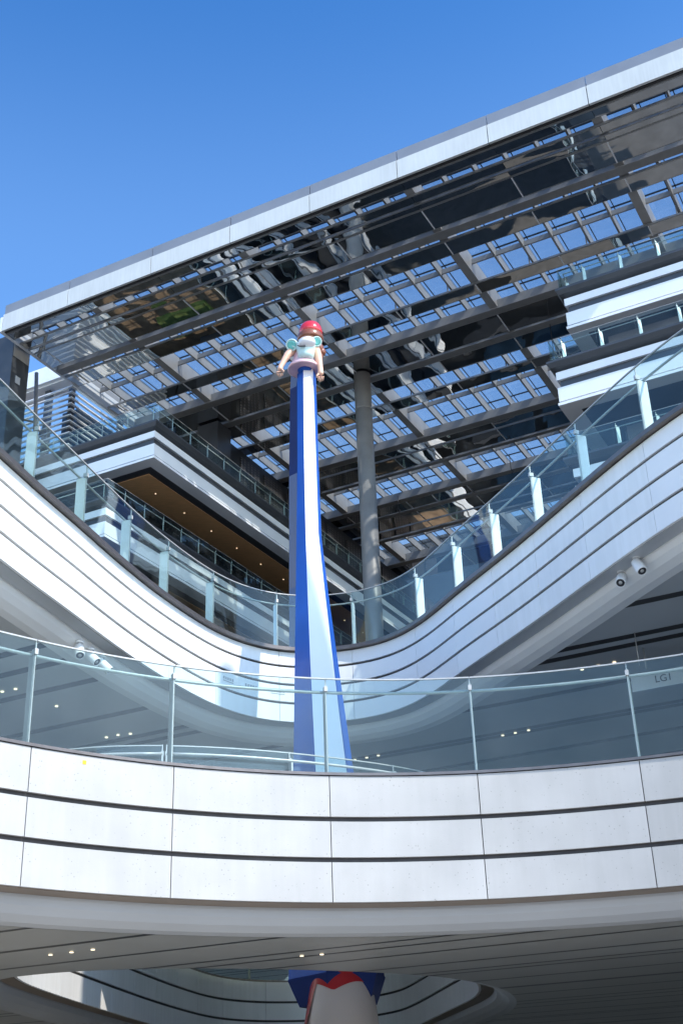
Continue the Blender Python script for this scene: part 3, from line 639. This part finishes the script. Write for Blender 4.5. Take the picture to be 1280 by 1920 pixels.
# lower leg: white with a red scalloped cuff, going down to a rounded foot on the ground
def foot(zs):
    out = []
    for z, r, y in zs: out.append((r, z))
    return out
lc = Vector((cx-.0, cy-.30, 0)); n = 64
prof = [(.44, 2.62), (.47, 2.45), (.50, 2.3), (.53, 2.1), (.56, 1.9), (.60, 1.6), (.62, 1.1), (.66, .4), (.68, -.3), (.72, -.9), (.85, -1.3), (.9, -1.6)]
MB().lathe(lc, prof, n).build('lower_leg', M['legwhite'], statue)
vs = []; fs = []
for k in range(n):
    a = 2*pi*k/n; zlow = 2.29-.13*(1-abs(math.sin((a-.15)*1.9)))
    zlow -= .9*max(0, -cos(a)-.80)*5
    for j in range(6):
        z = 2.46+(zlow-2.46)*j/5; r = (.44 if z > 2.6 else .47+(2.45-z)*.19)+.012; vs.append(lc+Vector((cos(a)*r, -sin(a)*r, z)))
for k in range(n):
    for j in range(5): a, b = k*6+j, ((k+1) % n)*6+j; fs.append((a, b, b+1, a+1))
mb = MB(); mb.add(vs, fs, True); mb.build('red_cuff', M['shadered'], statue)
# second leg, reaching back onto the upper floor
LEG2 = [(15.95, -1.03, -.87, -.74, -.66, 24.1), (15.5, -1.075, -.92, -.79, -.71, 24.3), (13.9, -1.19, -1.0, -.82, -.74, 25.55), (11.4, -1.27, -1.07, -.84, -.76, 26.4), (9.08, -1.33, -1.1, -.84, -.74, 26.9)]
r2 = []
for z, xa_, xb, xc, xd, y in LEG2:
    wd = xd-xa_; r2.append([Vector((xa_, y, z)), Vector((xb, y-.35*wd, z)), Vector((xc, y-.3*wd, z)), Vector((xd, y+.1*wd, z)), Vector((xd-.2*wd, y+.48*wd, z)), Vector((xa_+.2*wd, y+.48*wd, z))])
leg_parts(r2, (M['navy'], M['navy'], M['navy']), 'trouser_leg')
# hips and flared tunic
mb = MB(); mb.lathe((-.70, 23.5, 15.42), [(.0, .0), (.14, .0), (.16, .03), (.17, .2)], 36); mb.build('trouser_top', M['blue'], statue)
mb = MB(); mb.lathe((-.725, 23.45, 15.44), [(.0, .05), (.30, .03), (.345, .0), (.365, .02), (.36, .06), (.30, .14), (.245, .26), (.215, .42), (.17, .58), (.0, .62)], 48); mb.build('tunic', M['pink'], statue)
# arms (skinned, hands with separate fingers)
def skinned(pts, edges, rad, name, m):
    me = bpy.data.meshes.new(name); P0 = wloc(statue); me.from_pydata([Vector(p)-P0 for p in pts], edges, [])
    o = bpy.data.objects.new(name, me); COL.objects.link(o)
    md = o.modifiers.new('skin', 'SKIN'); md.use_smooth_shade = True
    for i, q in enumerate(rad): me.skin_vertices[0].data[i].radius = (q, q)
    me.skin_vertices[0].data[0].use_root = True
    o.modifiers.new('sub', 'SUBSURF').levels = 2
    dg = bpy.context.evaluated_depsgraph_get(); nm = bpy.data.meshes.new_from_object(o.evaluated_get(dg)); bpy.data.objects.remove(o)
    nm.name = name; nm.materials.clear(); nm.materials.append(m)
    for p in nm.polygons: p.use_smooth = True
    q = bpy.data.objects.new(name, nm); COL.objects.link(q); q.parent = statue; return q
for side, pts, rad in ((-1, [(-.86, 23.45, 16.02), (-.98, 23.35, 15.92), (-1.085, 23.28, 15.74), (-1.17, 23.24, 15.55), (-1.235, 23.22, 15.40), (-1.255, 23.21, 15.30)], (.10, .105, .09, .068, .062, .075)),
                      (1, [(-.56, 23.45, 16.12), (-.455, 23.38, 15.98), (-.395, 23.32, 15.72), (-.36, 23.28, 15.45), (-.345, 23.26, 15.28), (-.345, 23.25, 15.16)], (.105, .115, .098, .072, .065, .078))):
    skinned(pts, [(i, i+1) for i in range(5)], rad, 'arm', M['skin'])
    c = Vector(pts[-1])
    for k in range(4):
        a = Vector(((k-1.5)*.036, .012*(k % 2)-.01, -.03)); ln = (.10, .13, .125, .095)[k]
        MB().tube([c+a, c+a+Vector((.004*side, -.01, -ln*.5)), c+a+Vector((-.014*side, .012, -ln))], .021, 10, .012).build('finger', M['skin'], statue)
    MB().tube([c+Vector((-.05*side, -.03, .03)), c+Vector((-.09*side, -.045, -.03)), c+Vector((-.088*side, -.035, -.08))], .023, 10, .014).build('thumb', M['skin'], statue)
# head, hair and helmet
hc = Vector((-.585, 23.72, 16.50))
MB().ell(hc+Vector((-.03, -.07, -.10)), (.215, .21, .27)).build('head', M['skin'], statue)
MB().ell(hc+Vector((0, .03, -.02)), (.262, .25, .24)).build('hair', M['brown'], statue)
for dx, dz, q in ((.20, -.22, .12), (.265, -.33, .10), (.22, -.43, .085)): MB().ell(hc+Vector((dx, .10, dz)), (q, q, q*1.05)).build('hair_curl', M['brown'], statue)
mb = MB(); mb.lathe(hc+Vector((.015, -.02, -.01)), [(.235, -.10), (.285, -.11), (.305, -.06), (.298, .03), (.268, .08)], 48); mb.build('hair_fringe', M['brown'], statue)
mb = MB(); mb.lathe(hc+Vector((.03, .0, .075)), [(.245, -.01), (.272, 0), (.270, .10), (.252, .19), (.205, .27), (.12, .325), (.0, .345)], 48); mb.build('helmet', M['red'], statue)
# mouse mask hanging on the chest
mc = Vector((-.665, 23.18, 15.83))
mb = MB(); mb.lathe(mc+Vector((0, .05, -.25)), [(.12, 0), (.17, .02), (.185, .10), (.20, .22), (.225, .34), (.20, .45), (.12, .53), (.0, .56)], 48); mk = mb.build('mask', M['mint'], statue)
MB().ell(mc+Vector((.03, -.10, .085)), (.205, .20, .125), rot=Matrix.Rotation(radians(-10), 3, 'Y')).build('snout', M['lacwhite'], mk)
for sd_, ex, ez, q in ((-1, -.30, .165, 1.0), (1, .245, .235, .85)):
    c = mc+Vector((ex, .06, ez)); ax = Vector((.25*sd_, -.80, -.50)).normalized()
    MB().lathe(c, [(.0, -.03), (.09*q, -.02), (.132*q, .005), (.142*q, .035), (.135*q, .06), (.115*q, .065), (.10*q, .045), (.0, .03)], 40, ax).build('ear', M['mint'], mk)
    MB().lathe(c, [(.0, .05), (.06*q, .052), (.098*q, .058), (.10*q, .05)], 40, ax).build('inner_ear', M['teal'], mk)
MB().tube([mc+Vector((-.22, .06, .10)), mc+Vector((-.33, .07, .17))], .05, 10).build('ear_root', M['mint'], mk)
for dx, dy, dz in ((-.155, -.165, .11), (.12, -.255, .12)):
    MB().ell(mc+Vector((dx, dy, dz)), (.016, .014, .02), 14, 10).build('eye', M['ink'], mk)
MB().tube([mc+Vector((-.17, -.14, .01)), mc+Vector((-.13, -.175, -.035)), mc+Vector((-.06, -.19, -.05)), mc+Vector((.0, -.19, -.045))], .012, 8).build('mouth', M['ink'], mk)

# ------------------------------------------------------------------ unseen buildings and mast, added for bounce light, reflections and shade
t = thing('office_block', (-30, -20, -1.6), 'pale sunlit office block added outside the view to bounce sunlight, reflected in the balcony glass', 'building')
MB().box(-50, -30, -48, 1, -1.6, 26).build('wall', M['beige'], t)
for k in range(6):
    for j in range(12):
        MB().box(-30.02, -29.9, -46.6+3.95*j, -44.2+3.95*j, 1.2+4.1*k, 3.4+4.1*k).build('window', M['facade'], t)
t = thing('low_arcade', (0, -34, -1.6), 'low pale arcade building added behind the viewer, reflected in the balcony glass', 'building')
MB().box(-28, 45, -50, -38, -1.6, 9).build('wall', M['beige'], t)
for j in range(16): MB().box(-27+4.4*j, -24+4.4*j, -38.02, -37.9, 1, 7.4).build('window', M['facade'], t)

t = thing('shade_mast', (10.15, 12.35, 9.1), 'round grey mast added on the upper deck, out of view, to shade the statue', 'mast')
MB().lathe((10.15, 12.35, 9.1), [(.45, 0), (.45, .05), (.3, .06), (.3, 16.2), (.0, 16.3)], 28).build('shaft', M['grey_light'], t)  # unseen mast, added to shade the lower part of the statue
